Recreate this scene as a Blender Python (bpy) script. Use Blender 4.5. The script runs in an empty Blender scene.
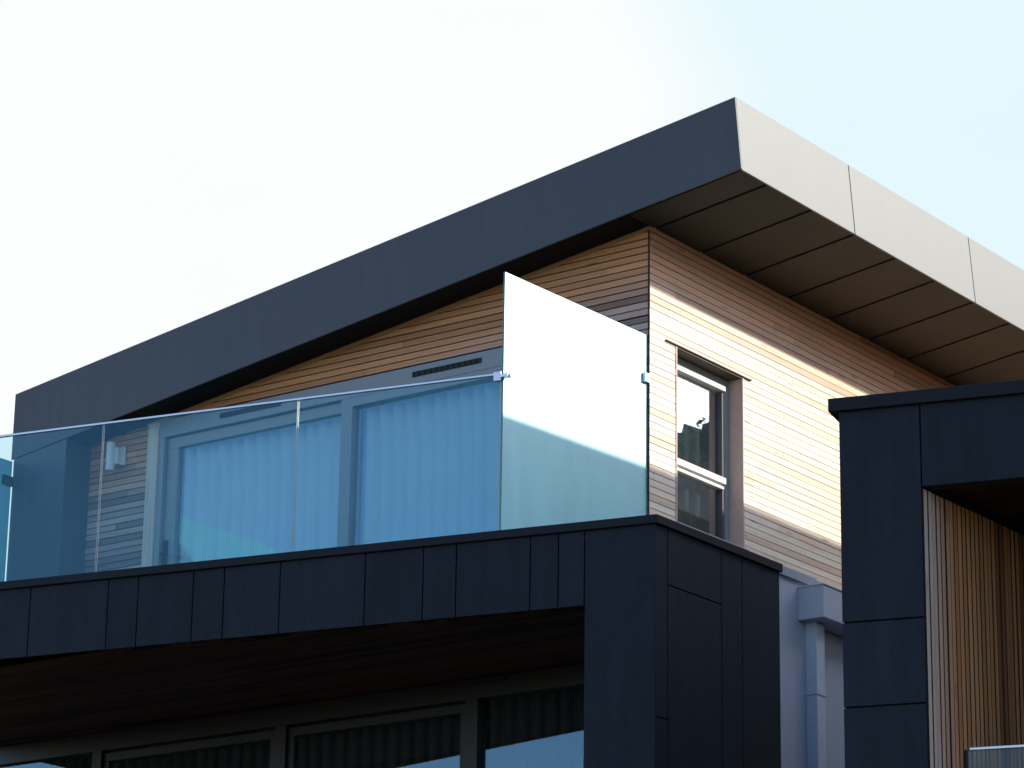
import bpy, bmesh, math, random
from mathutils import Vector, Matrix
random.seed(7)
scene = bpy.context.scene
col = scene.collection
R = math.radians

# ---------------------------------------------------------------- frames
def frame(deg):
    a = R(deg)
    d = Vector((math.cos(a), math.sin(a), 0)); n = Vector((math.sin(a), -math.cos(a), 0))
    return lambda s, o, z: d * s + n * o + Vector((0, 0, z))
WF = lambda x, y, z: Vector((x, y, z))
BF = frame(11.8055)          # balcony front of the first house (splayed)
NF = frame(14.77)            # balcony front of the neighbouring house
PHI = R(8.06)
SL = math.tan(PHI)
def soff(x): return 9.722 + SL * x       # height of the eaves soffit over the wall plane

# ---------------------------------------------------------------- mesh helper
class MB:
    def __init__(s): s.bm = bmesh.new(); s.tone = s.bm.loops.layers.float_color.new('tone')
    def hexa(s, pts, tone=None, mi=0):
        vs = [s.bm.verts.new(p) for p in pts]
        for f in ((0,1,2,3),(4,5,6,7),(0,1,5,4),(1,2,6,5),(2,3,7,6),(3,0,4,7)):
            fc = s.bm.faces.new([vs[i] for i in f]); fc.material_index = mi
            t = random.random() if tone is None else tone
            for l in fc.loops: l[s.tone] = (t, t, t, 1)
        return s
    def box(s, F, a, b, tone=None, mi=0):
        (x0,y0,z0),(x1,y1,z1) = a, b
        if tone is None: tone = random.random()
        return s.hexa([F(x0,y0,z0),F(x1,y0,z0),F(x1,y1,z0),F(x0,y1,z0),F(x0,y0,z1),F(x1,y0,z1),F(x1,y1,z1),F(x0,y1,z1)], tone, mi)
    def prism(s, pts, vec, tone=.5):
        a = [s.bm.verts.new(p) for p in pts]; b = [s.bm.verts.new(Vector(p) + Vector(vec)) for p in pts]
        fs = [s.bm.faces.new(a), s.bm.faces.new(b)]
        n = len(a)
        for i in range(n): fs.append(s.bm.faces.new([a[i], a[(i+1)%n], b[(i+1)%n], b[i]]))
        for f in fs:
            for l in f.loops: l[s.tone] = (tone, tone, tone, 1)
        return s
    def plan(s, pts, z0, z1, tone=.5):
        return s.prism([Vector((p[0], p[1], z0)) for p in pts], (0, 0, z1 - z0), tone)
    def cyl(s, c, axis, r, h, n=20, r2=None, tone=.5):
        axis = Vector(axis).normalized(); q = axis.to_track_quat('Z', 'Y'); c = Vector(c)
        r2 = r if r2 is None else r2
        a = [s.bm.verts.new(c + q @ Vector((r*math.cos(t*2*math.pi/n), r*math.sin(t*2*math.pi/n), 0))) for t in range(n)]
        b = [s.bm.verts.new(c + q @ Vector((r2*math.cos(t*2*math.pi/n), r2*math.sin(t*2*math.pi/n), h))) for t in range(n)]
        fs = [s.bm.faces.new(a), s.bm.faces.new(b)] + [s.bm.faces.new([a[i], a[(i+1)%n], b[(i+1)%n], b[i]]) for i in range(n)]
        for f in fs:
            for l in f.loops: l[s.tone] = (tone, tone, tone, 1)
        return s
    def build(s, name, mats, parent=None, bevel=0, smooth=False):
        bmesh.ops.recalc_face_normals(s.bm, faces=s.bm.faces[:])
        lo = Vector([min(v.co[i] for v in s.bm.verts) for i in range(3)]); hi = Vector([max(v.co[i] for v in s.bm.verts) for i in range(3)])
        c = Vector(((lo.x+hi.x)/2, (lo.y+hi.y)/2, lo.z))
        for v in s.bm.verts: v.co -= c
        me = bpy.data.meshes.new(name); s.bm.to_mesh(me); s.bm.free()
        if smooth:
            for p in me.polygons: p.use_smooth = True
        for m in (mats if isinstance(mats, (list, tuple)) else [mats]): me.materials.append(m)
        o = bpy.data.objects.new(name, me); col.objects.link(o)
        place(o, c, parent)
        if bevel:
            b = o.modifiers.new('bevel', 'BEVEL'); b.width = bevel; b.segments = 2; b.limit_method = 'ANGLE'
        return o
WP = {}
def place(o, c, parent):
    WP[o.name] = Vector(c)
    if parent is None: o.location = c
    else: o.parent = parent; o.location = Vector(c) - WP[parent.name]
def tag(o, label=None, cat=None, group=None, kind=None):
    for k, v in (('label', label), ('category', cat), ('group', group), ('kind', kind)):
        if v: o[k] = v
    return o
def empty(name, loc, label, cat, group=None):
    o = bpy.data.objects.new(name, None); col.objects.link(o); o.empty_display_size = .3
    place(o, loc, None); return tag(o, label, cat, group)

# ---------------------------------------------------------------- materials
def newmat(name):
    m = bpy.data.materials.new(name); m.use_nodes = True
    nt = m.node_tree; nt.nodes.clear()
    out = nt.nodes.new('ShaderNodeOutputMaterial')
    return m, nt, out
def N(nt, t, **kw):
    n = nt.nodes.new(t)
    for k, v in kw.items():
        if k in n.inputs: n.inputs[k].default_value = v
        else: setattr(n, k, v)
    return n
def L(nt, a, b): nt.links.new(a, b)
def ramp(nt, src, stops):
    r = nt.nodes.new('ShaderNodeValToRGB'); e = r.color_ramp.elements
    while len(e) < len(stops): e.new(.5)
    for el, (p, c) in zip(e, stops): el.position = p; el.color = (*c, 1)
    L(nt, src, r.inputs['Fac']); return r.outputs['Color']
def pos(nt, scale=(1,1,1)):
    g = nt.nodes.new('ShaderNodeNewGeometry'); mp = nt.nodes.new('ShaderNodeMapping')
    mp.inputs['Scale'].default_value = scale
    L(nt, g.outputs['Position'], mp.inputs['Vector']); return mp.outputs['Vector']
def mixc(nt, f, a, b, mode='MIX'):
    m = nt.nodes.new('ShaderNodeMix'); m.data_type = 'RGBA'; m.blend_type = mode
    for i, v in ((0, f), (6, a), (7, b)):
        if hasattr(v, 'node'): L(nt, v, m.inputs[i])
        else: m.inputs[i].default_value = v if i == 0 else (*v, 1)
    return m.outputs[2]
def noise(nt, vec, scale, detail=4, rough=.5):
    n = N(nt, 'ShaderNodeTexNoise'); n.inputs['Scale'].default_value = scale
    n.inputs['Detail'].default_value = detail; n.inputs['Roughness'].default_value = rough
    L(nt, vec, n.inputs['Vector']); return n.outputs['Fac']
def principled(nt, out, **kw):
    p = nt.nodes.new('ShaderNodeBsdfPrincipled')
    for k, v in kw.items():
        k = k.replace('_', ' ')
        if hasattr(v, 'node'): L(nt, v, p.inputs[k])
        else: p.inputs[k].default_value = (*v, 1) if isinstance(v, tuple) and len(v) == 3 else v
    L(nt, p.outputs[0], out.inputs['Surface']); return p
def bump(nt, p, h, strength=.3, dist=.002):
    b = N(nt, 'ShaderNodeBump'); b.inputs['Strength'].default_value = strength; b.inputs['Distance'].default_value = dist
    L(nt, h, b.inputs['Height']); L(nt, b.outputs[0], p.inputs['Normal'])

def panel_mat(name, c, rough=.42, spec=.5, metal=0., var=.12, fine=60):
    m, nt, out = newmat(name)
    v = pos(nt)
    n1 = noise(nt, v, 1.3, 5, .6); n2 = noise(nt, v, fine, 3, .7); n3 = noise(nt, pos(nt, (6, 6, .7)), 2.2, 4, .6)
    at = N(nt, 'ShaderNodeVertexColor'); at.layer_name = 'tone'
    lo = tuple(x*(1-var) for x in c); hi = tuple(x*(1+var) for x in c)
    a = ramp(nt, n1, [(.3, lo), (.7, hi)])
    a = mixc(nt, .5, a, ramp(nt, n3, [(.3, lo), (.75, tuple(x*(1+2*var) for x in c))]))
    a = mixc(nt, .25, a, ramp(nt, n2, [(.35, tuple(x*.7 for x in c)), (.65, tuple(x*1.35 for x in c))]))
    a = mixc(nt, 1., a, ramp(nt, at.outputs['Color'], [(0, (.86,.86,.87)), (1, (1.1,1.1,1.1))]), 'MULTIPLY')
    r = N(nt, 'ShaderNodeMapRange'); L(nt, n1, r.inputs[0]); r.inputs[3].default_value = rough-.06; r.inputs[4].default_value = rough+.08
    p = principled(nt, out, Base_Color=a, Roughness=r.outputs[0], Metallic=metal)
    p.inputs['Specular IOR Level'].default_value = spec
    bump(nt, p, n2, .15, .001)
    return m

def wood_mat(name, scale, light, mid, dark, fresh_shade=None, fresh_shade_amt=1., rough=.6, spec=.3, weather=None):
    """timber slats: grain along one axis, tone per board, fresher colour under the eaves with some of their shade painted in"""
    m, nt, out = newmat(name)
    g = noise(nt, pos(nt, scale), 1., 6, .65)
    g2 = noise(nt, pos(nt, tuple(x*.35 for x in scale)), 1., 3, .6)
    at = N(nt, 'ShaderNodeVertexColor'); at.layer_name = 'tone'
    base = ramp(nt, at.outputs['Color'], [(0, dark), (.22, mid), (.6, light), (1, tuple(min(1, x*1.12) for x in light))])
    if fresh_shade:
        fr = ramp(nt, at.outputs['Color'], [(0, tuple(x*.28 for x in fresh_shade)), (.3, tuple(x*.66 for x in fresh_shade)), (1, fresh_shade)])
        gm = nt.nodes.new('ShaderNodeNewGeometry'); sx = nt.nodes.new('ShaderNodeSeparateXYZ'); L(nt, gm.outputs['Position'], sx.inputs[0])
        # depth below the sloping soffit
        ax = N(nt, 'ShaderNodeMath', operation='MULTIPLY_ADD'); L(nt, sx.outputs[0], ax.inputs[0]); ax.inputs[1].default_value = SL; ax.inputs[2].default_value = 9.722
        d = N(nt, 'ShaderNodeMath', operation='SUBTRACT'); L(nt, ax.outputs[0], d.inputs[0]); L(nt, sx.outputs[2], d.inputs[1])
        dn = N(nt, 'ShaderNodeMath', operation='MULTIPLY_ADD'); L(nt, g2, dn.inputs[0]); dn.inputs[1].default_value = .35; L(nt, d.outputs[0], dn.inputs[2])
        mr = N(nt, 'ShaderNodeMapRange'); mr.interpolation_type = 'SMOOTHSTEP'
        L(nt, dn.outputs[0], mr.inputs[0]); mr.inputs[1].default_value = .38; mr.inputs[2].default_value = .92; mr.inputs[3].default_value = fresh_shade_amt; mr.inputs[4].default_value = 0
        base = mixc(nt, mr.outputs[0], base, fr)  # on the side wall this brown also stands in for the eaves shadow
    if name == 'cedar_side':      # yellower with distance along the wall from the corner
        gm = nt.nodes.new('ShaderNodeNewGeometry'); sx = nt.nodes.new('ShaderNodeSeparateXYZ'); L(nt, gm.outputs['Position'], sx.inputs[0])
        mr = N(nt, 'ShaderNodeMapRange'); mr.interpolation_type = 'SMOOTHSTEP'; L(nt, sx.outputs[1], mr.inputs[0]); mr.inputs[1].default_value = .5; mr.inputs[2].default_value = 4.5
        base = mixc(nt, mr.outputs[0], base, mixc(nt, 1., base, (1., .87, .70), 'MULTIPLY'))
    if weather:   # grey bleached outer edge of the reveal
        wc, y0, y1 = weather
        gm = nt.nodes.new('ShaderNodeNewGeometry'); sx = nt.nodes.new('ShaderNodeSeparateXYZ'); L(nt, gm.outputs['Position'], sx.inputs[0])
        dn = N(nt, 'ShaderNodeMath', operation='MULTIPLY_ADD'); L(nt, g2, dn.inputs[0]); dn.inputs[1].default_value = .25; L(nt, sx.outputs[1], dn.inputs[2])
        mr = N(nt, 'ShaderNodeMapRange'); mr.interpolation_type = 'SMOOTHSTEP'
        L(nt, dn.outputs[0], mr.inputs[0]); mr.inputs[1].default_value = y0+.12; mr.inputs[2].default_value = y1+.12; mr.inputs[3].default_value = 1; mr.inputs[4].default_value = 0
        base = mixc(nt, mr.outputs[0], base, wc)
    base = mixc(nt, 1., base, ramp(nt, g, [(.25, (.68,.64,.6)), (.5, (.97,.97,.97)), (.8, (1.1,1.08,1.05))]), 'MULTIPLY')
    # knots
    kn = nt.nodes.new('ShaderNodeTexVoronoi'); kn.inputs['Scale'].default_value = 1.
    L(nt, pos(nt, tuple({True: 1.7, False: 12.}[x < 5] for x in scale)), kn.inputs['Vector'])
    kf = ramp(nt, kn.outputs['Distance'], [(0, (.3,.2,.15)), (.07, (.5,.36,.27)), (.12, (1,1,1))])
    base = mixc(nt, .7, base, mixc(nt, 1., base, kf, 'MULTIPLY'))
    p = principled(nt, out, Base_Color=base, Roughness=rough); p.inputs['Specular IOR Level'].default_value = spec
    bump(nt, p, g, .35, .002)
    return m

def flat_mat(name, c, rough=.5, metal=0., spec=.5, var=.08, sc=20):
    m, nt, out = newmat(name)
    n = noise(nt, pos(nt), sc, 4, .6)
    a = ramp(nt, n, [(.3, tuple(x*(1-var) for x in c)), (.7, tuple(min(1, x*(1+var)) for x in c))])
    p = principled(nt, out, Base_Color=a, Roughness=rough, Metallic=metal); p.inputs['Specular IOR Level'].default_value = spec
    bump(nt, p, n, .08, .001)
    return m

def glass_mat(name, tint, refl, boost=1.0, base_ref=.04, wob=.0):
    """clear sheet: tinted transmission plus a mirror reflection of the real surroundings"""
    m, nt, out = newmat(name)
    t = N(nt, 'ShaderNodeBsdfTransparent'); t.inputs['Color'].default_value = (*tint, 1)
    g = N(nt, 'ShaderNodeBsdfGlossy'); g.inputs['Color'].default_value = (*refl, 1); g.inputs['Roughness'].default_value = .004
    fr = N(nt, 'ShaderNodeFresnel')
    ge = nt.nodes.new('ShaderNodeNewGeometry'); io = N(nt, 'ShaderNodeMapRange'); L(nt, ge.outputs['Backfacing'], io.inputs[0])
    io.inputs[3].default_value = 1.5; io.inputs[4].default_value = 1/1.5; L(nt, io.outputs[0], fr.inputs['IOR'])
    ma = N(nt, 'ShaderNodeMath', operation='MULTIPLY_ADD'); L(nt, fr.outputs[0], ma.inputs[0]); ma.inputs[1].default_value = boost; ma.inputs[2].default_value = base_ref
    ma.use_clamp = True
    if wob:
        b = N(nt, 'ShaderNodeBump'); b.inputs['Strength'].default_value = wob; b.inputs['Distance'].default_value = .01
        L(nt, noise(nt, pos(nt), 1.6, 2, .5), b.inputs['Height']); L(nt, b.outputs[0], g.inputs['Normal'])
    mx = N(nt, 'ShaderNodeMixShader'); L(nt, ma.outputs[0], mx.inputs[0]); L(nt, t.outputs[0], mx.inputs[1]); L(nt, g.outputs[0], mx.inputs[2])
    L(nt, mx.outputs[0], out.inputs['Surface'])
    return m

def frosted_mat(name, c):
    m, nt, out = newmat(name)
    n = noise(nt, pos(nt, (1,3,.8)), 1.6, 5, .6)
    a = ramp(nt, n, [(.3, tuple(x*.90 for x in c)), (.7, tuple(min(1,x*1.04) for x in c))])
    d = N(nt, 'ShaderNodeBsdfDiffuse'); L(nt, a, d.inputs['Color'])
    t = N(nt, 'ShaderNodeBsdfTranslucent'); L(nt, a, t.inputs['Color'])
    g = N(nt, 'ShaderNodeBsdfGlossy'); g.inputs['Roughness'].default_value = .42; g.inputs['Color'].default_value = (1,1,1,1)
    m1 = N(nt, 'ShaderNodeMixShader'); m1.inputs[0].default_value = .10; L(nt, d.outputs[0], m1.inputs[1]); L(nt, t.outputs[0], m1.inputs[2])
    m2 = N(nt, 'ShaderNodeMixShader'); m2.inputs[0].default_value = .17; L(nt, m1.outputs[0], m2.inputs[1]); L(nt, g.outputs[0], m2.inputs[2])
    L(nt, m2.outputs[0], out.inputs['Surface'])
    return m

NAVY = (.055, .066, .088)
M = {}
M['panel'] = panel_mat('slate_blue_panel', (.0195, .026, .038), .55, .15, 0., .32, 38)
M['fascia'] = panel_mat('fascia_paint', (.058, .064, .073), .42, .6, 0., .22, 90)
M['fascia_side'] = panel_mat('fascia_paint_sunlit', (.172, .172, .162), .45, .5, 0., .04, 140)  # lighter copy of the fascia paint, with sunlight put into its colour
M['coping'] = flat_mat('coping_metal', (.010, .013, .020), .55, 0., .25)
M['eave'] = flat_mat('shaded_eave', (.010, .010, .012), .7, 0., .2)  # soffit colour blackened to carry the shade of the front strip
M['seam'] = flat_mat('seam_shadow', (.004, .004, .006), .8)
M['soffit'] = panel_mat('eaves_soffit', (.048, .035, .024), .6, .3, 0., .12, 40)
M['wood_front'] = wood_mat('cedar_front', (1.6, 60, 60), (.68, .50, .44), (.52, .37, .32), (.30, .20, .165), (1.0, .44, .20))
M['wood_side'] = wood_mat('cedar_side', (60, 1.6, 60), (.97, .82, .68), (.94, .75, .58), (.76, .54, .40), (.80, .37, .18), .95, rough=.45, spec=.7)  # cedar lightened to carry the sunlight on the side wall
M['wood_trim'] = wood_mat('cedar_trim', (60, 60, 1.6), (.86, .68, .56), (.82, .65, .54), (.7, .54, .45))
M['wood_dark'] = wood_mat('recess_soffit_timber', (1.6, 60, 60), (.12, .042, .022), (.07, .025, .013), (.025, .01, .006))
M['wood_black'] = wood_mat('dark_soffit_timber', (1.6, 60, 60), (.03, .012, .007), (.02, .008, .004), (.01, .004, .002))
M['wood_vert'] = wood_mat('vertical_cedar', (60, 60, 1.8), (.72, .36, .165), (.50, .235, .10), (.24, .10, .04), weather=((.62, .50, .42), -2.85, -2.5))
M['back'] = flat_mat('breather_membrane', (.012, .011, .012), .9)
M['white'] = panel_mat('white_render', (.40, .46, .55), .75, .25, 0., .05, 90)
M['duct'] = panel_mat('white_duct', (.52, .58, .67), .5, .3, 0., .03, 90)
M['frame'] = flat_mat('grey_frame', (.34, .36, .39), .42, 0., .5, .04)
M['sash'] = flat_mat('white_sash', (.82, .82, .80), .35, 0., .5, .03)
M['jamb'] = flat_mat('taupe_jamb', (.70, .52, .44), .55, 0., .4, .06)
M['groove'] = flat_mat('board_groove', (.06, .03, .016), .8)
M['head'] = flat_mat('brown_head', (.10, .07, .05), .6)
M['dark'] = flat_mat('black_slot', (.006, .006, .007), .6)
M['steel'] = flat_mat('brushed_steel', (.72, .74, .78), .28, 1., .5, .05, 80)
M['edge'] = flat_mat('glass_edge', (.06, .30, .25), .2, 0., .6)
M['rail_glass'] = glass_mat('balustrade_glass', (.83, .95, .96), (.40, .78, .95), .9, .014)
M['clear'] = glass_mat('clear_glass', (.86, .93, .93), (.75, .9, .95), .6, .01)
M['pane'] = glass_mat('door_glass', (.96, .98, .98), (.50, .82, 1.0), 1.0, .045, .0)
M['pane_side'] = glass_mat('window_glass', (.62, .66, .68), (1, 1, 1), 1.6, .22, .0)
M['frost'] = frosted_mat('frosted_glass', (.30, .84, .92))
M['curtain'] = flat_mat('white_blind', (.80, .84, .86), .8, 0., .2, .03, 6)
M['curtain_dim'] = flat_mat('shaded_blind', (.065, .068, .065), .8, 0., .2, .05, 6)  # blind colour darkened in place of the deep recess shade
M['frame_mid'] = flat_mat('shaded_sash', (.075, .085, .105), .45)  # shade inside the window reveal put into the sash colour
M['frame_low'] = flat_mat('shaded_frame', (.012, .013, .015), .45)  # frame colour darkened to carry the shade of the recess
M['room'] = flat_mat('room_plaster', (.16, .15, .14), .9)
M['deck'] = flat_mat('deck', (.12, .11, .10), .8)
M['roofing'] = flat_mat('roof_membrane', (.012, .012, .012), .8)
M['lamp'] = flat_mat('lamp_body', (.85, .86, .86), .4, .0)

# ================================================================= HOUSE ONE
house = empty('timber_house', (-2.5, 4, 0), 'timber clad house with a dark mono pitch roof and splayed balcony storey', 'house')
PITCH = .0535; BT = .0475

def hboards(mb, F, a0, a1, z0, z1, out, thick, clip=None, zref=9.735, BT=.0475):
    """horizontal slats on a plane; F(a, off, z); rows hang from zref so they meet round the corner"""
    k = 0
    while True:
        zt = zref - k*PITCH; zb = zt - BT; k += 1
        if zb > z1: continue
        if zt < z0: break
        zt_, zb_ = min(zt, z1), max(zb, z0)
        if zt_ - zb_ < .012: continue
        s0 = a0
        if clip: s0 = max(a0, clip(zb_))
        if s0 > a1 - .02: continue
        rr = random.Random(int(k*977 + a0*100 + 5)); 
        # joints keep the same position whatever strip of wall the row is cut into
        x = -7 - rr.random()*2.4
        rr2 = random.Random(k*131+int(F(1,0,0).y*50))
        x = -9 + rr2.random()*2.2
        while x < a1:
            ln = 1.2 + rr2.random()*2.6; t = .2 + .8*rr2.random() if rr2.random() > .16 else .22*rr2.random()
            jit = (rr2.random()-.5)*.003
            x0, x1 = max(x, s0), min(x + ln - .002, a1)
            if x1 - x0 > .01:
                mb.box(F, (x0, out + jit, zb_), (x1, out - thick, zt_), t)
            x += ln

# --- walls behind the cladding (membrane) with real openings
FO = (-4.745, -.78, 6.98, 9.035)          # door opening, front wall
SO = (.338, 1.252, 7.565, 8.897)          # window opening, side wall (y0,y1,z0,z1)
wall = MB()
def clipbox_front(x0, x1, z0):            # front wall pieces up to the soffit
    wall.prism([Vector((x0,.03,z0)), Vector((x1,.03,z0)), Vector((x1,.03,soff(x1)+.02)), Vector((x0,.03,soff(x0)+.02))], (0,.2,0))
clipbox_front(-5.9, FO[0], 6.9); clipbox_front(FO[1], -.03, 6.9)
wall.prism([Vector((FO[0],.03,FO[3])), Vector((FO[1],.03,FO[3])), Vector((FO[1],.03,soff(FO[1])+.02)), Vector((FO[0],.03,max(FO[3]+.002,soff(FO[0])+.02)))], (0,.2,0))
wall.box(WF, (-.23,.23,6.9), (-.03,SO[0],9.72)); wall.box(WF, (-.23,SO[1],6.9), (-.03,9,9.72))
wall.box(WF, (-.23,SO[0],6.9), (-.03,SO[1],SO[2])); wall.box(WF, (-.23,SO[0],SO[3]), (-.03,SO[1],9.72))
wall.box(WF, (-6.0,.23,6.9), (-5.8,9,8.9)); wall.box(WF, (-6.0,9,0), (0,9.2,9.0))
wall.build('wall', M['back'], house)

cl = MB()
hboards(cl, WF, -5.508, -4.862, 6.98, 9.02, 0, -.02, clip=lambda z: (z-9.722)/SL, BT=.0445)
hboards(cl, WF, -5.508, -.018, 9.037, 9.80, 0, -.02, clip=lambda z: (z-9.722)/SL, BT=.0445)
hboards(cl, WF, FO[1]+.09, -.018, 6.98, 9.035, 0, -.02, BT=.0445)
# sloping batten under the eaves
cl.prism([Vector((-4.9, -.006, soff(-4.9)-.03)), Vector((-.008, -.006, soff(0)-.03)), Vector((-.008, -.006, soff(0)+.01)), Vector((-4.9, -.006, soff(-4.9)+.01))], (0, .006+.02, 0), .35)
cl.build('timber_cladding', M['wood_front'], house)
SFm = lambda a, o, z: Vector((-o, a, z))   # side wall: a runs along y, offset outward is +x
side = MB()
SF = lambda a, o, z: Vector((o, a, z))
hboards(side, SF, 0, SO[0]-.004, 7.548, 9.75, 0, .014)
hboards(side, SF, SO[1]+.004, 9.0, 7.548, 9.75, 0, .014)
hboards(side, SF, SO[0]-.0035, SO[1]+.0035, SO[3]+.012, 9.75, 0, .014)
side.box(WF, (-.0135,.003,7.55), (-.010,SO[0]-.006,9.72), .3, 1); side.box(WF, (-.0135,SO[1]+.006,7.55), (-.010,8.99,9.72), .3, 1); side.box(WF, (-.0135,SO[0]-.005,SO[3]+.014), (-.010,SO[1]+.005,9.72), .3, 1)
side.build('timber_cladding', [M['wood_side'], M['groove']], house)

bd = MB(); bd.box(WF, (-.0175,-.0025,7.0), (-.003,-.0005,9.70)); bd.box(WF, (-.0175,-.0005,7.0), (-.0155,.02,9.70)); bd.build('corner_bead', M['groove'], house)
# vertical timber trim beside the doors
t = MB(); t.box(WF, (-4.857,-.028,6.98), (-4.747,.028,9.02), .8); t.build('trim_board', M['wood_trim'], house, .002)

# --- roof
rf = MB()
W = .556
topR = (.974 - W*math.sin(PHI)*.62, soff(.974) + W*math.cos(PHI)); 
poly = [(-6.10, soff(-6.10)+.012), (.955, soff(.955)+.012), (.912, 10.405), (-6.10, 9.410)]
rf.prism([Vector((x, -.285, z)) for x, z in poly], (0, 9.9, 0))
roof = rf.build('roof', M['roofing'], house)
ff = MB()
ff.prism([Vector((-6.12,-.302,soff(-6.12))), Vector((.974,-.302,soff(.974))), Vector((.925,-.302,10.418)), Vector((-6.12,-.302,9.421))], (0, .015, 0))
ff.build('fascia', M['fascia'], roof, .003)
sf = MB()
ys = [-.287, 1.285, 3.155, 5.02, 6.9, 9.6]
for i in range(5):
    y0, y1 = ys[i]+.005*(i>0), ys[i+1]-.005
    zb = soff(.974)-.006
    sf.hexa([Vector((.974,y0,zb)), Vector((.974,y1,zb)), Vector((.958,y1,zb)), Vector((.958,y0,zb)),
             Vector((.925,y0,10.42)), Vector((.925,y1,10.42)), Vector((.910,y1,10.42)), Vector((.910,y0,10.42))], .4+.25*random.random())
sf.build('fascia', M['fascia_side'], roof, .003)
s = MB()
yy = [-.285, .06] + [.06 + .6155*k for k in range(1, 16)]
for i in range(len(yy)-1):
    y0, y1 = yy[i]+.017, yy[i+1]-.017
    for xa, xb in ((-.002, .956),):
        s.hexa([Vector((xa,y0,soff(xa))), Vector((xb,y0,soff(xb))), Vector((xb,y1,soff(xb))), Vector((xa,y1,soff(xa))),
                Vector((xa,y0,soff(xa)+.01)), Vector((xb,y0,soff(xb)+.01)), Vector((xb,y1,soff(xb)+.01)), Vector((xa,y1,soff(xa)+.01))], random.random())
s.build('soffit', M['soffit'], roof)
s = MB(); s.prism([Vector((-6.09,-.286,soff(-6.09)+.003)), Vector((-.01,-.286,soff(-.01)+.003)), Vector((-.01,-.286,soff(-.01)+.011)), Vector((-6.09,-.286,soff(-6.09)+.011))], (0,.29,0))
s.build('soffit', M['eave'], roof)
# the fin that carries the low end of the roof
f = MB(); f.prism([Vector((-6.10,-.292,6.96)), Vector((-5.508,-.292,6.96)), Vector((-5.508,-.292,soff(-5.508)-.001)), Vector((-6.10,-.292,soff(-6.10)-.001))], (0,.5,0))
f.build('fin_wall', M['fascia'], house, .003)

# --- upper sliding doors
def pane_box(x0, x1, z0, z1, y, mat, parent, name='pane'):
    p = MB(); p.box(WF, (x0-.01,y,z0-.01), (x1+.01,y+.006,z1+.01)); return p.build(name, mat, parent)
door = MB()
x0, x1 = FO[0], FO[1]
door.box(WF, (x0,-.01,8.888), (x1,.10,9.033))                       # head
door.box(WF, (x0,-.01,6.98), (-4.69,.10,8.887))                     # left jamb
door.box(WF, (x1-.06,-.01,6.98), (x1,.10,8.887))
door.box(WF, (-2.858,-.008,6.98), (-2.748,.10,8.887))               # mullion
door.box(WF, (-2.747,-.009,8.815), (x1-.061,.10,8.887))
door.box(WF, (-4.689,.0,6.98), (-2.859,.10,7.05)); door.box(WF, (-2.747,.0,6.98), (x1-.061,.10,7.06))
fr = door.build('sliding_door', M['frame'], house, .002)
sash = MB()
sash.box(WF, (-4.685,.030,8.794), (-2.862,.08,8.883)); sash.box(WF, (-4.685,.030,7.055), (-2.862,.08,7.13))
sash.box(WF, (-4.685,.031,7.131), (-4.568,.08,8.793)); sash.box(WF, (-2.875,.031,7.131), (-2.862,.08,8.793))
sash.build('sash', M['frame'], fr, .002)
pane_box(-4.568,-2.875,7.13,8.794,.055,M['pane'],fr); pane_box(-2.748,x1-.06,7.06,8.815,.035,M['pane'],fr)
h = MB(); h.box(WF, (-4.668,.012,7.80), (-4.632,.029,8.03)); h.box(WF, (-4.655,-.03,7.90), (-4.643,.012,7.92)); h.box(WF, (-4.655,-.042,7.90), (-4.57,-.030,7.92))
h.build('handle', M['dark'], fr, .002)
for a, b in ((-4.10,-3.47), (-2.16,-1.51)):
    v = MB(); v.box(WF, (a,-.018,8.945), (b,-.011,8.985)); 
    for k in range(12):
        xx = a + (b-a)*(k+.1)/12; v.box(WF, (xx,-.024,8.95), (xx+.008,-.019,8.98))
    v.build('trickle_vent', M['dark'], fr)

# --- window in the side wall
wy0, wy1, wz0, wz1 = SO
xf, xb = -.115, -.19
w = MB()
w.box(WF, (xb,wy0+.014,wz1-.07), (xf,wy1-.014,wz1-.012))
w.box(WF, (xb,wy1-.085,wz0), (xf,wy1-.014,wz1-.071)); w.box(WF, (xb,wy0+.014,wz0), (xf,wy0+.05,wz1-.071))
w.box(WF, (xb,wy0+.051,wz0), (xf,wy1-.086,wz0+.06))
win = w.build('window', M['frame'], house, .002)
a = MB(); a.box(WF, (xb+.01,wy0+.04,wz1-.118), (xf+.02,wy1-.088,wz1-.078)); a.build('sash', M['sash'], win, .004)
a = MB(); a.box(WF, (xb+.01,wy0+.04,8.055), (xf+.02,wy1-.088,8.105)); a.box(WF, (xb+.01,wy0+.04,8.015), (xf+.008,wy1-.10,8.04)); a.build('transom', M['sash'], win, .003)
a = MB(); a.box(WF, (xb+.012,wy1-.118,8.107), (xf+.003,wy1-.0865,wz1-.127)); a.box(WF, (xb+.012,wy1-.118,wz0+.06), (xf+.003,wy1-.087,8.012))
a.build('sash', M['frame_mid'], win, .002)
p = MB(); p.box(WF, (xf-.035,wy0+.03,8.06), (xf-.029,wy1-.1,wz1-.1)); p.build('pane', M['pane_side'], win)
p = MB(); p.box(WF, (xf-.035,wy0+.03,wz0+.03), (xf-.029,wy1-.09,8.03)); p.build('pane', M['pane_side'], win)
for ya, yb in ((wy1-.012, wy1+.0015), (wy0-.0015, wy0+.012)):
    j = MB(); j.box(WF, (-.22,ya,wz0+.002), (.006,yb,wz1-.002)); j.build('reveal', M['jamb'], win, .001)
j = MB(); j.box(WF, (-.22,wy0+.0125,wz1-.011), (.003,wy1-.0125,wz1-.001)); j.build('reveal', M['head'], win)
j = MB(); j.box(WF, (-.003,wy0-.14,wz1+.001), (.016,wy1+.11,wz1+.010)); j.build('head_flashing', M['head'], win, .001)
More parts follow.
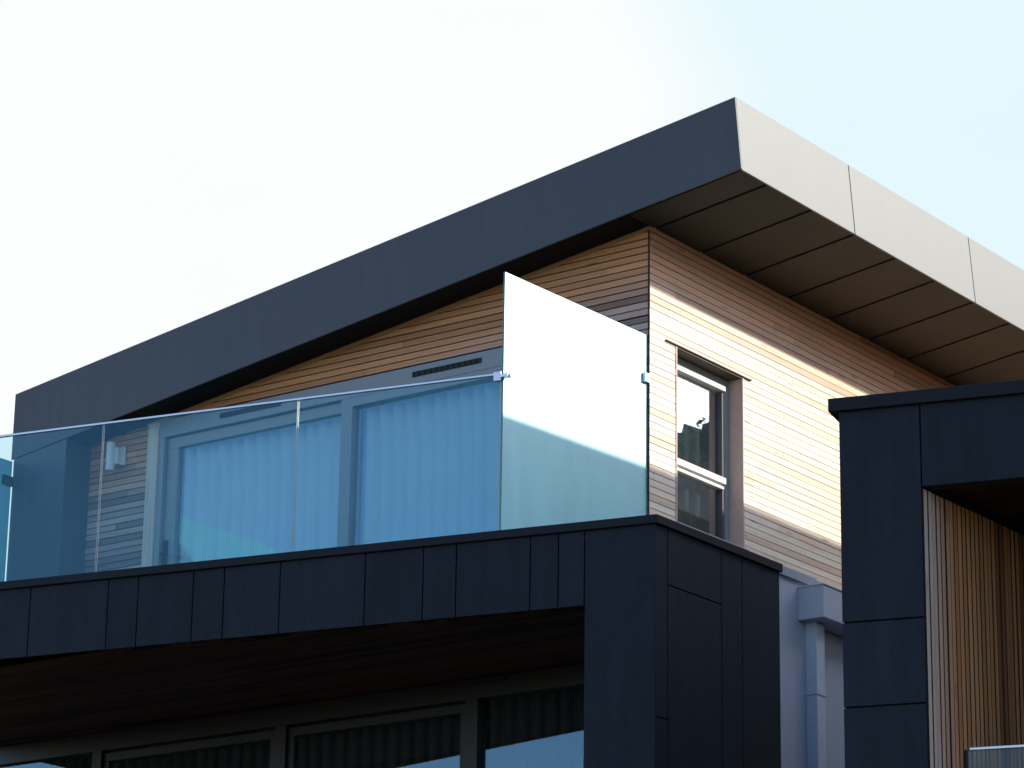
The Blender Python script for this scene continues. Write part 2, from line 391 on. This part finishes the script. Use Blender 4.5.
j = MB(); j.box(WF, (-.15,wy0-.02,wz0-.02), (.03,wy1+.02,wz0-.001)); j.build('sill', M['frame'], win, .002)

# --- lower storey of house one: white side wall, drip band
b = MB(); b.box(WF, (-.2,.03,0), (0,9,7.50)); b.box(WF, (0.001,.021,7.478), (.03,2.235,7.546)); b.box(WF, (-.2,2.236,7.501),(.004,9,7.546)); b.build('rendered_wall', M['white'], house)

# --- balcony storey (splayed box clad in slate-blue panels)
s0B = -6.62; FACE = 1.694; COPN = 1.719
cornerX, cornerY = 1.06, None
def B2(s, n): v = BF(s, n, 0); return (v.x, v.y)
def s_at_x(x, n):  # s where the line of offset n reaches x
    a = R(11.8055); return (x - math.sin(a)*n)/math.cos(a)
sc = s_at_x(1.06, FACE)
core = MB()
inn = FACE-.025
scI = s_at_x(1.035, inn)
core.plan([B2(s0B+.02, inn), B2(scI, inn), (1.035,.0), (-6.3,.0)], 6.56, 6.93)                 # floor slab of the terrace
core.plan([B2(s0B+.02, inn), B2(.234, inn), B2(.234, inn-.02), B2(s0B+.02, inn-.02)], 6.485, 6.559)  # downstand
core.plan([B2(.237, inn), B2(scI, inn), (1.035,.0), (B2(.237,0)[0]+.32,.0)], 0, 6.559)                 # corner pier
core.plan([B2(s0B+.02, inn), B2(.236, inn), (B2(.236,0)[0]+.31,.0), (-6.3,.0)], 4.0, 4.25)             # lower terrace slab
core.plan([(-6.3,.4), (.5,.4), (.5,.6), (-6.3,.6)], 0, 4.0)
balc = core.build('balcony_storey', M['seam'], house)
pn = MB()
S = [s0B, -5.7, -4.67, -4.026,-3.386,-3.143,-2.703,-2.459,-2.023,-1.374,-.940,-.696,-.157,.044,.231]
g = .0045
for i in range(len(S)-1):
    pn.box(BF, (S[i]+g, FACE, 6.478), (S[i+1]-g, FACE-.018, 6.985))
pn.box(BF, (.231+g, FACE, 3.2), (sc, FACE-.018, 6.985), .55)
pn.box(BF, (.231+g, FACE, 0), (sc, FACE-.018, 3.192), .45)
# side face
P = lambda y0, y1, z0, z1, t=None: pn.box(WF, (1.06, y0, z0), (1.042, y1, z1), t)
yc = BF(sc, FACE, 0).y
P(yc+.003, -1.37, 5.718, 6.985, .5); P(yc+.003, -1.37, 0, 5.709, .35)
P(-1.361, -.725, 6.606, 6.985, .5); P(-1.361, -.725, 2.9, 6.597, .45); P(-1.361, -.725, 0, 2.89)
P(-.716, -.47, 2.9, 6.985, .4); P(-.716, -.47, 0, 2.89); P(-.461, .012, 2.9, 6.985, .5); P(-.461, .012, 0, 2.89)
for i in range(3, len(S)-1):           # fixing rivets near the foot of each panel
    for e in (S[i]+.035, S[i+1]-.035):
        if S[i+1]-S[i] > .1: pn.cyl(BF(e, FACE-.002, 6.53), BF(0,1,0), .007, .005, 8, tone=.0)
pn.build('wall_panels', M['panel'], balc, .0015)
cp = MB()
scC = s_at_x(1.085, COPN)
o1 = COPN - .21
cp.plan([B2(s0B-.02, COPN), B2(scC, COPN), B2(s_at_x(1.085-.21, o1), o1), B2(s0B-.02, o1)], 6.978, 7.036)
cp.plan([B2(scC, COPN), (1.085,.022), (1.085-.21,.022), B2(s_at_x(1.085-.21, o1), o1)], 6.978, 7.036)
cp.build('coping', M['coping'], balc, .004)
d = MB(); d.plan([B2(s0B+.03, o1-.003), B2(s_at_x(.87,o1-.003), o1-.003), (.87,.02), (-6.3,.02)], 6.931, 6.96); d.build('deck', M['deck'], balc)
sb = MB()
y = -.02
for k in range(45):
    y1 = y - .05
    # each soffit board runs parallel to the house and stops at the splayed downstand
    a = R(11.8055)
    n = inn - .024
    def xs(yv): return (yv*math.cos(a) + n)/math.sin(a)   # x where plane n crosses y
    # keep right of the crossing
    xl = max(-6.3, min(.5, xs(y1)))
    pl0 = -6.3; pr0 = .52
    xlim = xs(y1)                                          # boards only exist for x < ... or > ...
    lo = -6.3; hi = .5
    # inside region: s-normal offset < n  ->  sin*x - cos*y < n  ->  x < (n + cos*y)/sin
    hi = min(.5, xs(y1))
    if hi - lo > .05:
        xx = lo - random.random()*2
        while xx < hi:
            ln = 1.6+random.random()*2
            p0, p1 = max(xx, lo), min(xx+ln-.003, hi)
            if p1-p0 > .02: sb.box(WF, (p0, y-.005, 6.478), (p1, y1, 6.498))
            xx += ln
    y = y1
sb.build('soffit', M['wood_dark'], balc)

# lower glazing
LY = -.24
lw = MB()
MUL = [(-5.067,-4.97), (-3.201,-3.093), (-1.418,-1.307)]
lw.box(WF, (-6.3,LY,6.325), (.60,LY+.08,6.472))
for a, b in MUL: lw.box(WF, (a,LY-.006,4.25), (b,LY+.08,6.324))
lw.box(WF, (-6.3,LY,4.25), (-6.2,LY+.08,6.324)); lw.box(WF, (.5,LY,4.25), (.6,LY+.08,6.324))
PN = [(-6.2,-5.068),(-4.969,-3.202),(-3.092,-1.419),(-1.306,.499)]
for a, b in PN: lw.box(WF, (a,LY+.004,4.25), (b,LY+.08,4.33))
lf = lw.build('glazed_screen', M['frame_low'], balc, .002)
sl = MB()
for a, b in PN[1:3]:
    sl.box(WF, (a+.003,LY+.02,6.24), (b-.003,LY+.07,6.305)); sl.box(WF, (a+.003,LY+.021,4.335), (a+.06,LY+.07,6.239)); sl.box(WF, (b-.06,LY+.021,4.335), (b-.003,LY+.07,6.239))
sl.build('sash', M['frame_low'], lf, .002)
for a, b in PN: pane_box(a, b, 4.33, 6.324, LY+.045, M['pane'], lf)
v = MB(); v.box(WF, (-1.683,LY-.012,6.43), (-1.064,LY-.001,6.46)); v.build('trickle_vent', M['dark'], lf)
# rooms behind the glazing
rm = MB()
rm.box(WF, (-6.0,.3,6.75), (-.24,8.9,6.9)); rm.box(WF, (-6.0,3.2,6.9), (-.24,3.3,9.0))
rm.box(WF, (-6.3,.1,6.50), (-.21,3.2,6.55)); rm.box(WF, (-6.3,-.15,6.50), (1.0,.0,6.555)); rm.box(WF, (-6.3,.1,4.1), (-.2,3.2,4.2)); rm.box(WF, (-6.3,3.2,4.1), (-.2,3.3,6.6)); rm.box(WF, (-6.4,.09,4.1), (-6.31,3.2,6.6))
rm.box(WF, (-.2,.004,4.25), (1.03,.028,6.49))
rm.build('inner_wall', M['room'], house)
for xa, xb_ in ((-6.2,-3.6),(-.9,.3)):
    gd = MB(); gd.box(WF, (xa,.37,0), (xb_,.398,3.9)); gd.build('ground_floor_panel', M['panel'], house)
gg = MB()
for k in range(8): gg.box(WF, (-3.5,.372,.02+k*.3), (-1.0,.392,.31+k*.3))
gg.build('garage_door', M['frame'], house)

# ---------------------------------------------------------------- blinds
def blind(x0, x1, z0, z1, y, mat, label, step=.125, amp=.060, F=WF, seed=1, sheer=False):
    rr = random.Random(seed); bm = bmesh.new(); ton = bm.loops.layers.float_color.new('tone')
    xs_, n = [], 0; x = x0; pts = []
    while x < x1:
        w = step*(.93+.14*rr.random()); a = amp*(.8+.35*rr.random())
        for k in range(6):
            u = k/6; pts.append((x+w*u, y + a*math.sin(2*math.pi*u) + .4*a*math.sin(4*math.pi*u+.4)))
        x += w
    c = F((x0+x1)/2, y, z0)
    rows = [z0 + (z1-z0)*i/6 for i in range(7)]
    grid = []
    for i, z in enumerate(rows):
        k = 1 + .03*math.sin(i*1.7+seed)
        grid.append([bm.verts.new(F(px, y+(py-y)*k, z)-c) for px, py in pts])
    for i in range(6):
        for q in range(len(pts)-1):
            f = bm.faces.new([grid[i][q], grid[i][q+1], grid[i+1][q+1], grid[i+1][q]]); f.smooth = True
    me = bpy.data.meshes.new('curtain'); bm.to_mesh(me); bm.free(); me.materials.append(mat)
    o = bpy.data.objects.new('curtain', me); col.objects.link(o); o.location = c
    return tag(o, label, 'curtain', 'pleated curtains behind the glazing')
blind(-4.66,-2.84,7.0,8.87,.18,M['curtain'],'pale pleated curtain behind the left upper sliding door, next to the wall lamp',seed=3)
blind(-2.79,-.80,7.0,8.87,.18,M['curtain'],'pale pleated curtain behind the upper glass door nearest the frosted screen',seed=5)
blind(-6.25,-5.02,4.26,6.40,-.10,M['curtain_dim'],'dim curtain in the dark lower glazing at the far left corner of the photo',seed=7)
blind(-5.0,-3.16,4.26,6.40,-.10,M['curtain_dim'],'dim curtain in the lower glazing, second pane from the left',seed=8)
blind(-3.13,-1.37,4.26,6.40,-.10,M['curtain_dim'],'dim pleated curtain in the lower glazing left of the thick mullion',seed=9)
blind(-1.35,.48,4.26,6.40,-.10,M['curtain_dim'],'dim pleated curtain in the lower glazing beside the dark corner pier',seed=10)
SCF = lambda a, o, z: Vector((-o, a, z))
blind(.36,1.23,7.5,8.80,.27,M['curtain'],'light curtain hanging inside the tall window of the sunlit side wall',step=.16,amp=.05,F=SCF,seed=11)

# ---------------------------------------------------------------- glass balustrade
RN = 1.6195
bal = empty('glass_balustrade', BF(-3.4, RN, 7.0), 'frameless clear glass balustrade with a slim steel top rail along the upper terrace', 'balustrade')
Sx = [-6.545,-5.11,-3.545,-1.973,-.425]
for i in range(4):
    p = MB(); p.box(BF, (Sx[i]+.006, RN+.006, 6.985), (Sx[i+1]-.006, RN-.006, 8.146))
    for fc in p.bm.faces:
        n = fc.normal if fc.normal.length else None
    g_ = p.build('glass_panel', [M['rail_glass'], M['edge'], M['sash']], bal)
    for f in g_.data.polygons:
        # upright edges get white paint for their bright glint; level edges show green
        nn = f.normal; along = abs(nn.dot(BF(1,0,0)))
        if along > .9: f.material_index = 2
        elif abs(nn.z) > .9: f.material_index = 1
r = MB(); r.box(BF, (Sx[0], RN+.010, 8.147), (Sx[-1]+.004, RN-.010, 8.164)); r.build('handrail', M['steel'], bal, .003)
cl_ = MB(); cl_.box(BF, (-.475, RN+.017, 8.105), (-.418, RN-.017, 8.172)); cl_.box(WF, (-.085,-1.69,8.125), (-.02,-1.655,8.150)); cl_.cyl((-.05,-1.655,8.137),(1,-.1,0),.016,.045)
cl_.build('clamp', M['steel'], bal, .003)

def screen(x, y0, y1, z1, label, x1=None, thick=.014):
    x1 = x if x1 is None else x1
    e = empty('privacy_screen', (x, (y0+y1)/2, 6.97), label, 'privacy screen', 'frosted glass privacy screens of the upper terrace')
    p = MB(); p.plan([(x-thick/2,y0),(x+thick/2,y0),(x1+thick/2,y1),(x1-thick/2,y1)], 6.97, z1); g_ = p.build('glass_panel', [M['frost'], M['edge']], e)
    for f in g_.data.polygons:
        if abs(f.normal.x) < .9: f.material_index = 1
    return e
sR = screen(-.075, -1.668, -.008, 8.886, 'tall frosted glass privacy screen, half sunlit, at the house corner', -.028)
k = MB(); k.box(WF, (-.020,-.062,8.52), (.004,-.004,8.59)); k.box(WF, (-.055,-.05,8.53), (-.037,-.004,8.58)); k.build('clamp', M['steel'], sR, .003)
sL = screen(-6.10, -2.93, -.312, 8.833, 'far frosted glass privacy screen seen through the balustrade at the left edge')
k = MB(); k.box(WF, (-6.115,-.42,8.62), (-6.075,-.30,8.70)); k.build('clamp', M['dark'], sL, .003)

# ---------------------------------------------------------------- wall lamp
lp = empty('wall_lamp', (-5.25,-.05,8.68), 'small up and down wall lamp on the slatted wall left of the doors', 'lamp')
q = MB(); q.cyl((-5.19,-.10,8.665),(0,0,1),.036,.235,24); q.build('lamp_body', M['lamp'], lp, .003, False)
q = MB(); q.box(WF, (-5.165,-.085,8.72), (-5.13,-.004,8.86)); q.box(WF, (-5.17,-.022,8.72), (-5.11,-.003,8.88)); q.build('bracket', M['lamp'], lp, .003)

# ---------------------------------------------------------------- downpipe
dp = empty('downpipe', (.06,2.2,0), 'boxy pale downpipe and hopper on the shaded white side wall', 'downpipe')
q = MB(); q.box(WF, (.001,2.007,7.18), (.225,3.4,7.428)); q.build('hopper', M['duct'], dp, .004)
q = MB(); q.box(WF, (.002,2.107,0), (.10,2.225,7.179)); q.build('pipe', M['duct'], dp, .004)
q = MB(); q.box(WF, (-.0,2.0,7.4285), (.235,3.4,7.440)); q.build('hopper_lid', M['duct'], dp, .002)
q = MB(); q.box(WF, (.001,2.098,6.62), (.106,2.234,6.66)); q.build('bracket', M['duct'], dp, .002)
q = MB(); q.box(WF, (.001,2.095,5.3), (.108,2.237,5.34)); q.build('bracket', M['duct'], dp, .002)

# ================================================================= NEIGHBOUR
nb = empty('neighbour_house', (7.5, 3, 0), 'neighbouring house with a dark panelled balcony block and vertical timber recess', 'house')
ND = 3.785; nc = ND - .02
def N2(s, n): v = NF(s, n, 0); return (v.x, v.y)
cm = MB()
cm.plan([N2(2.4545, nc-.002), N2(2.917, nc-.002), (3.755,-1.2), (3.755,.6), (3.353,.6)], 0, 6.93)
cm.plan([N2(2.918, nc-.002), N2(9.2, nc-.002), (9.9,.6), (3.757,.6)], 6.53, 6.93)
cm.plan([N2(2.918, nc-.002), N2(9.2, nc-.002), N2(9.2, nc-.1), N2(2.92, nc-.1)], 6.476, 6.529)
cm.plan([N2(2.93, nc-.3), N2(9.0, nc-.3), (9.9,.6), (3.79,.6)], 3.95, 4.2)
cm.plan([(3.8,.6), (9.9,.6), (9.9,.75), (3.8,.75)], 0, 6.5)
cm.plan([N2(4.62, nc-.002), N2(9.2, nc-.002), (9.9,.59), (5.45,.59)], 0, 6.475)  # unseen pier added to close in the recess and darken it
nbb = cm.build('balcony_storey', M['seam'], nb)
pn = MB()
z = [0, 2.3, 3.31, 3.8, 4.28, 4.76, 5.24, 5.722, 6.985]
for i in range(len(z)-1): pn.box(NF, (2.45, ND, z[i]+.005), (2.9165, ND-.018, z[i+1]-.005), .35+.4*random.random())
for sa, sb_ in ((4.62,5.4),(5.4,6.6),(6.6,7.8),(7.8,9.2)): pn.box(NF, (sa+.004, ND, 0), (sb_-.004, ND-.018, 6.463))  # cladding of the added pier
nsx = [2.9255, 4.1, 4.75, 5.9, 6.3, 7.4, 8.2, 9.2]
for i in range(len(nsx)-1): pn.box(NF, (nsx[i]+.004*(i>0), ND, 6.473), (nsx[i+1]-.004, ND-.018, 6.985))
for y0, y1 in ((-3.0,-2.2),(-2.19,-1.3),(-1.29,-.4),(-.39,.6)): pn.box(WF, (3.334+.006,y0,0), (3.352,y1,6.96))
for zz in (6.42, 5.30, 5.66, 5.18): pn.cyl(NF(2.875, ND-.002, zz), NF(0,1,0), .0075, .005, 8, tone=0.)
pn.build('wall_panels', M['panel'], nbb, .0015)
cp = MB(); cp.plan([N2(2.394, ND+.03), N2(9.3, ND+.03), N2(9.3, ND-.2), N2(2.394, ND-.2)], 6.952, 7.03)
cp.plan([N2(2.394, ND-.2), N2(2.62, ND-.2), (3.52,.6), (3.29,.6)], 6.952, 7.03)
cp.build('coping', M['coping'], nbb, .004)
tv = MB(); yv = -2.893; k = 0
while yv < .55:
    tv.box(WF, (3.757,yv,4.2), (3.788 + (random.random()-.5)*.006, yv+.036+.003*random.random(), 6.462), (.3+.65*random.random()) if random.random() > .25 else .1); yv += .0495
tv.box(WF, (3.756,-2.88,4.2),(3.775,.49,6.461),0,1)
for fc in tv.bm.faces:      # slat sides painted dark to stand in for shade in the gaps
    fc.normal_update()
    if abs(fc.normal.y) > .9: fc.material_index = 1
tv.build('timber_lining', [M['wood_vert'], M['groove']], nbb)
ts = MB(); yv = -2.8
while yv < .55:
    xr = 5.42; xl = 3.80
    ts.box(WF, (xl, yv, 6.506), (xr, yv+.045, 6.527)); yv += .05
# keep the soffit boards behind the downstand
bmesh.ops.bisect_plane(ts.bm, geom=ts.bm.verts[:]+ts.bm.edges[:]+ts.bm.faces[:], plane_co=NF(3, nc-.12, 6.5), plane_no=NF(0,1,0), clear_outer=True)
ts.build('soffit', M['wood_black'], nbb)
gz = MB()
for xx in (3.8, 5.3): gz.box(WF, (xx,.50,4.2), (xx+.1,.585,6.38))
gz.box(WF, (3.8,.50,6.381), (5.4,.585,6.5)); g2 = gz.build('glazed_screen', M['frame_low'], nbb, .002)
p = MB(); p.box(WF, (3.9,.54,4.2), (5.3,.546,6.38)); p.build('pane', M['pane'], g2)
# upper storey and mirrored roof of the neighbour
def nso(x): return 9.904 - SL*(x-4.15)
up = MB(); up.prism([Vector((5.12,.3,6.9)), Vector((11.5,.3,6.9)), Vector((11.5,.3,nso(11.5))), Vector((5.12,.3,nso(5.12)))], (0,10,0)); up.build('wall', M['back'], nb)
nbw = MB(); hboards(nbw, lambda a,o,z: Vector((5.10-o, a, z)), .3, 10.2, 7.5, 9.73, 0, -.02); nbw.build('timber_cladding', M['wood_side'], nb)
hb = MB(); hboards(hb, lambda a,o,z: Vector((a, .28+o, z)), 5.1, 11.4, 7.0, 9.73, 0, -.02); hb.build('timber_cladding', M['wood_front'], nb)
rr_ = MB(); rr_.prism([Vector((4.15,-.02,nso(4.15))), Vector((11.9,-.02,nso(11.9))), Vector((11.9,-.02,nso(11.9)+.56)), Vector((4.20,-.02,10.46))], (0,10.6,0)); rr_.build('roof', M['fascia'], nb, .003)
nr = MB(); nr.box(WF, (3.36,.61,0), (11.6,10.3,6.93)); nr.build('panelled_wall', M['panel'], nb)

# glass rail inside the neighbour's recess
an = R(14.77); dn = Vector((math.sin(an), -math.cos(an), 0)); ddn = Vector((math.cos(an), math.sin(an), 0))
pR = Vector((3.79,-2.502,0)); nR = dn.dot(pR); sR_ = ddn.dot(pR)
nbal = empty('glass_balustrade', NF(sR_+1, nR, 4.2), 'short piece of clear glass balustrade in the timber lined recess at bottom right', 'balustrade')
for i in range(1):
    p = MB(); p.box(NF, (sR_+.012, nR+.006, 4.2), (sR_+1.12, nR-.006, 5.040)); g_ = p.build('glass_panel', [M['clear'], M['edge']], nbal)
    for f in g_.data.polygons:
        if abs(f.normal.dot(NF(0,1,0))) < .9: f.material_index = 1
p = MB(); p.box(NF, (sR_+.03, nR+.010, 5.041), (sR_+1.12, nR-.010, 5.058)); p.build('handrail', M['steel'], nbal, .003)
p = MB(); p.box(NF, (sR_+.001, nR+.012, 4.2), (sR_+.016, nR-.012, 5.045)); p.build('wall_channel', M['dark'], nbal, .002)

# ================================================================= off-camera TREES added behind the houses to block low sky and reflect in glass
def leaf_mat():
    m, nt, out = newmat('foliage'); at = N(nt, 'ShaderNodeVertexColor'); at.layer_name = 'tone'
    principled(nt, out, Base_Color=ramp(nt, at.outputs['Color'], [(0,(.02,.035,.012)),(1,(.09,.12,.035))]), Roughness=.7); return m
M['leaf'] = leaf_mat(); M['bark'] = flat_mat('bark', (.07,.05,.035), .9, 0., .2, .3, 8)
def tree(x, y, h, seed, label):
    rr = random.Random(seed); e = empty('tree', (x, y, -.16), label, 'tree', 'off-camera trees added behind the neighbouring house')
    t = MB(); t.cyl((x,y,-.16), (0,0,1), .28, h*.55, 12, .16)
    cl_ = []
    for k in range(16):
        a = rr.random()*6.28; z0 = h*(.25+.3*rr.random()); L_ = h*(.12+.14*rr.random())
        d = Vector((math.cos(a), math.sin(a), .6+rr.random()*.9)).normalized()
        t.cyl((x,y,z0), d, .09, L_*1.3, 8, .03); cl_.append(Vector((x,y,z0)) + d*L_*1.3)
    for k in range(22):
        u = rr.random(); a = rr.random()*6.28; rad = h*.22*math.sin(math.pi*(.15+.8*u)); cl_.append(Vector((x+math.cos(a)*rad, y+math.sin(a)*rad, h*(.35+.6*u))))
    t.build('trunk', M['bark'], e)
    c = MB()
    for p in cl_:
        R_ = h*(.05+.05*rr.random())
        ic = bmesh.ops.create_icosphere(c.bm, subdivisions=3, radius=R_*.8)
        for v in ic['verts']:
            n_ = v.co.normalized(); v.co = p + v.co*(1+.16*math.sin(n_.x*9+p.x)+.14*math.sin(n_.y*11+n_.z*7)+.08*rr.uniform(-1,1))
            for l in v.link_loops: l[c.tone] = (.1,.1,.1,1)
        for k in range(420):
            v = Vector((rr.gauss(0,1), rr.gauss(0,1), rr.gauss(0,.8))); v = v.normalized()*min(1.42, max(1.15, v.length)); q = p + v*R_*.6
            n = Vector((rr.uniform(-1,1), rr.uniform(-1,1), rr.uniform(-1,1))).normalized(); u_ = n.orthogonal().normalized(); w_ = n.cross(u_); s_ = .045+.04*rr.random()
            f_ = c.bm.faces.new([c.bm.verts.new(q+u_*s_), c.bm.verts.new(q+w_*s_*.5), c.bm.verts.new(q-u_*s_), c.bm.verts.new(q-w_*s_*.5)])
            tt = rr.random()
            for l in f_.loops: l[c.tone] = (tt,tt,tt,1)
    c.build('crown', M['leaf'], e)
tree(15, 25, 17.0, 1, 'leafy off-camera tree added close behind the left end of the neighbouring house')
tree(23, 28, 16.6, 2, 'broad leafy off-camera tree added behind the middle of the neighbouring house')
tree(7.5, 27, 16.2, 3, 'leafy off-camera tree added behind the gap between the two houses')

# ================================================================= GROUND
def slab(name, pts, z, mat):
    b = MB(); b.plan(pts, z-.15, z); return tag(b.build(name, mat), kind='structure')
gm_ = flat_mat('grass_ground', (.045,.06,.025), .95, 0., .1, .3, .8)
ps = flat_mat('paving', (.13,.125,.12), .9, 0., .2, .15, 3)
asp = flat_mat('asphalt', (.05,.05,.052), .92, 0., .2, .2, 30)
slab('ground', [(-2500,-2500),(2500,-2500),(2500,2500),(-2500,2500)], -.16, gm_)
slab('road', [(-300,-17),(300,-17),(300,-10),(-300,-10)], -.12, asp)
slab('pavement', [(-300,-9.8),(300,-9.8),(300,-7.6),(-300,-7.6)], 0, ps)
slab('pavement', [(-300,-20),(300,-20),(300,-17.2),(-300,-17.2)], 0, ps)
slab('forecourt', [(-20,-7.58),(25,-7.58),(25,.3),(-20,.3)], -.01, ps)

# ================================================================= LIGHT
sv = Vector((1, .75, .606)).normalized()
el = math.asin(sv.z); az = math.atan2(sv.x, sv.y)
sun = bpy.data.lights.new('sun', 'SUN'); sun.energy = 5.0; sun.angle = R(.53); sun.color = (1, .95, .82)
so = bpy.data.objects.new('sun', sun); col.objects.link(so); so.rotation_euler = sv.to_track_quat('Z', 'Y').to_euler(); so.location = (30,20,30)
w = bpy.data.worlds.new('World'); scene.world = w; w.use_nodes = True
nt = w.node_tree; nt.nodes.clear()
out = nt.nodes.new('ShaderNodeOutputWorld'); bg = nt.nodes.new('ShaderNodeBackground'); L(nt, bg.outputs[0], out.inputs[0])
sky = nt.nodes.new('ShaderNodeTexSky'); sky.sky_type = 'NISHITA'; sky.sun_disc = False; sky.sun_elevation = el; sky.sun_rotation = az
sky.air_density = 1.0; sky.dust_density = .6; sky.ozone_density = 2.5
bg.inputs['Strength'].default_value = .15
# thin bright cloud veil over part of the sky (by direction)
tc = nt.nodes.new('ShaderNodeTexCoord')
vd = Vector((-.595*.953, .804*.953, .33)).normalized()
dt = N(nt, 'ShaderNodeVectorMath', operation='DOT_PRODUCT'); L(nt, tc.outputs['Generated'], dt.inputs[0]); dt.inputs[1].default_value = vd
mp = nt.nodes.new('ShaderNodeMapping'); L(nt, tc.outputs['Generated'], mp.inputs[0]); mp.inputs['Scale'].default_value = (1,1,2.2)
nz = noise(nt, mp.outputs[0], 4.5, 6, .55)
ad = N(nt, 'ShaderNodeMath', operation='MULTIPLY_ADD'); L(nt, nz, ad.inputs[0]); ad.inputs[1].default_value = .25; L(nt, dt.outputs['Value'], ad.inputs[2])
mr = N(nt, 'ShaderNodeMapRange'); mr.interpolation_type = 'SMOOTHSTEP'; L(nt, ad.outputs[0], mr.inputs[0]); mr.inputs[1].default_value = .55; mr.inputs[2].default_value = 1.13; mr.inputs[3].default_value = 0; mr.inputs[4].default_value = 1
def toward(v, c_in, c_out):      # 1 inside the cone, 0 outside (cosines)
    d = N(nt, 'ShaderNodeVectorMath', operation='DOT_PRODUCT'); L(nt, tc.outputs['Generated'], d.inputs[0]); d.inputs[1].default_value = v
    mm = N(nt, 'ShaderNodeMapRange'); mm.interpolation_type = 'SMOOTHERSTEP'; L(nt, d.outputs['Value'], mm.inputs[0])
    mm.inputs[1].default_value = math.cos(R(c_out)); mm.inputs[2].default_value = math.cos(R(c_in)); return mm.outputs[0]
core_ = toward(Vector((-.609, .709, .355)).normalized(), 0, 9.5)
q = N(nt, 'ShaderNodeMath', operation='MULTIPLY_ADD'); L(nt, noise(nt, mp.outputs[0], 5, 5, .55), q.inputs[0]); q.inputs[1].default_value = .55; L(nt, core_, q.inputs[2])
veil = ramp(nt, q.outputs[0], [(.3, (.82,.985,1.03)), (.95, (1.03,1.04,1.04))])
vs = N(nt, 'ShaderNodeVectorMath', operation='SCALE'); L(nt, veil, vs.inputs[0]); vs.inputs[3].default_value = 6.4
sk2 = mixc(nt, 1., sky.outputs[0], (1.50, 1.38, 1.42), 'MULTIPLY')
cc = mixc(nt, mr.outputs[0], sk2, vs.outputs[0])
# hazy aureole round the low sun
au = toward(sv, 6, 38)
cc = mixc(nt, au, cc, mixc(nt, 1., cc, (12.0, 11.6, 10.6), 'ADD'))
L(nt, cc, bg.inputs['Color'])

# ================================================================= CAMERA
cam = bpy.data.cameras.new('camera'); co = bpy.data.objects.new('camera', cam); col.objects.link(co)
roll, pitch, yaw = R(.91748), R(17.66467), R(-36.49385)
f = Vector((math.sin(yaw)*math.cos(pitch), math.cos(yaw)*math.cos(pitch), math.sin(pitch)))
rt = Vector((math.cos(yaw), -math.sin(yaw), 0)); u = rt.cross(f)
RT = rt*math.cos(roll) + u*math.sin(roll); UP = u*math.cos(roll) - rt*math.sin(roll)
m = Matrix((RT, UP, -f)).transposed().to_4x4(); m.translation = (12.088, -18.002, 1.6)
co.matrix_world = m
cam.sensor_width = 36; cam.lens = 3169.3/1024*36; cam.clip_end = 6000; cam.clip_start = .1
scene.camera = co
scene.view_settings.view_transform = 'Standard'; scene.view_settings.look = 'None'; scene.view_settings.exposure = 0; scene.view_settings.gamma = 1
scene.cycles.max_bounces = 10; scene.cycles.transparent_max_bounces = 16
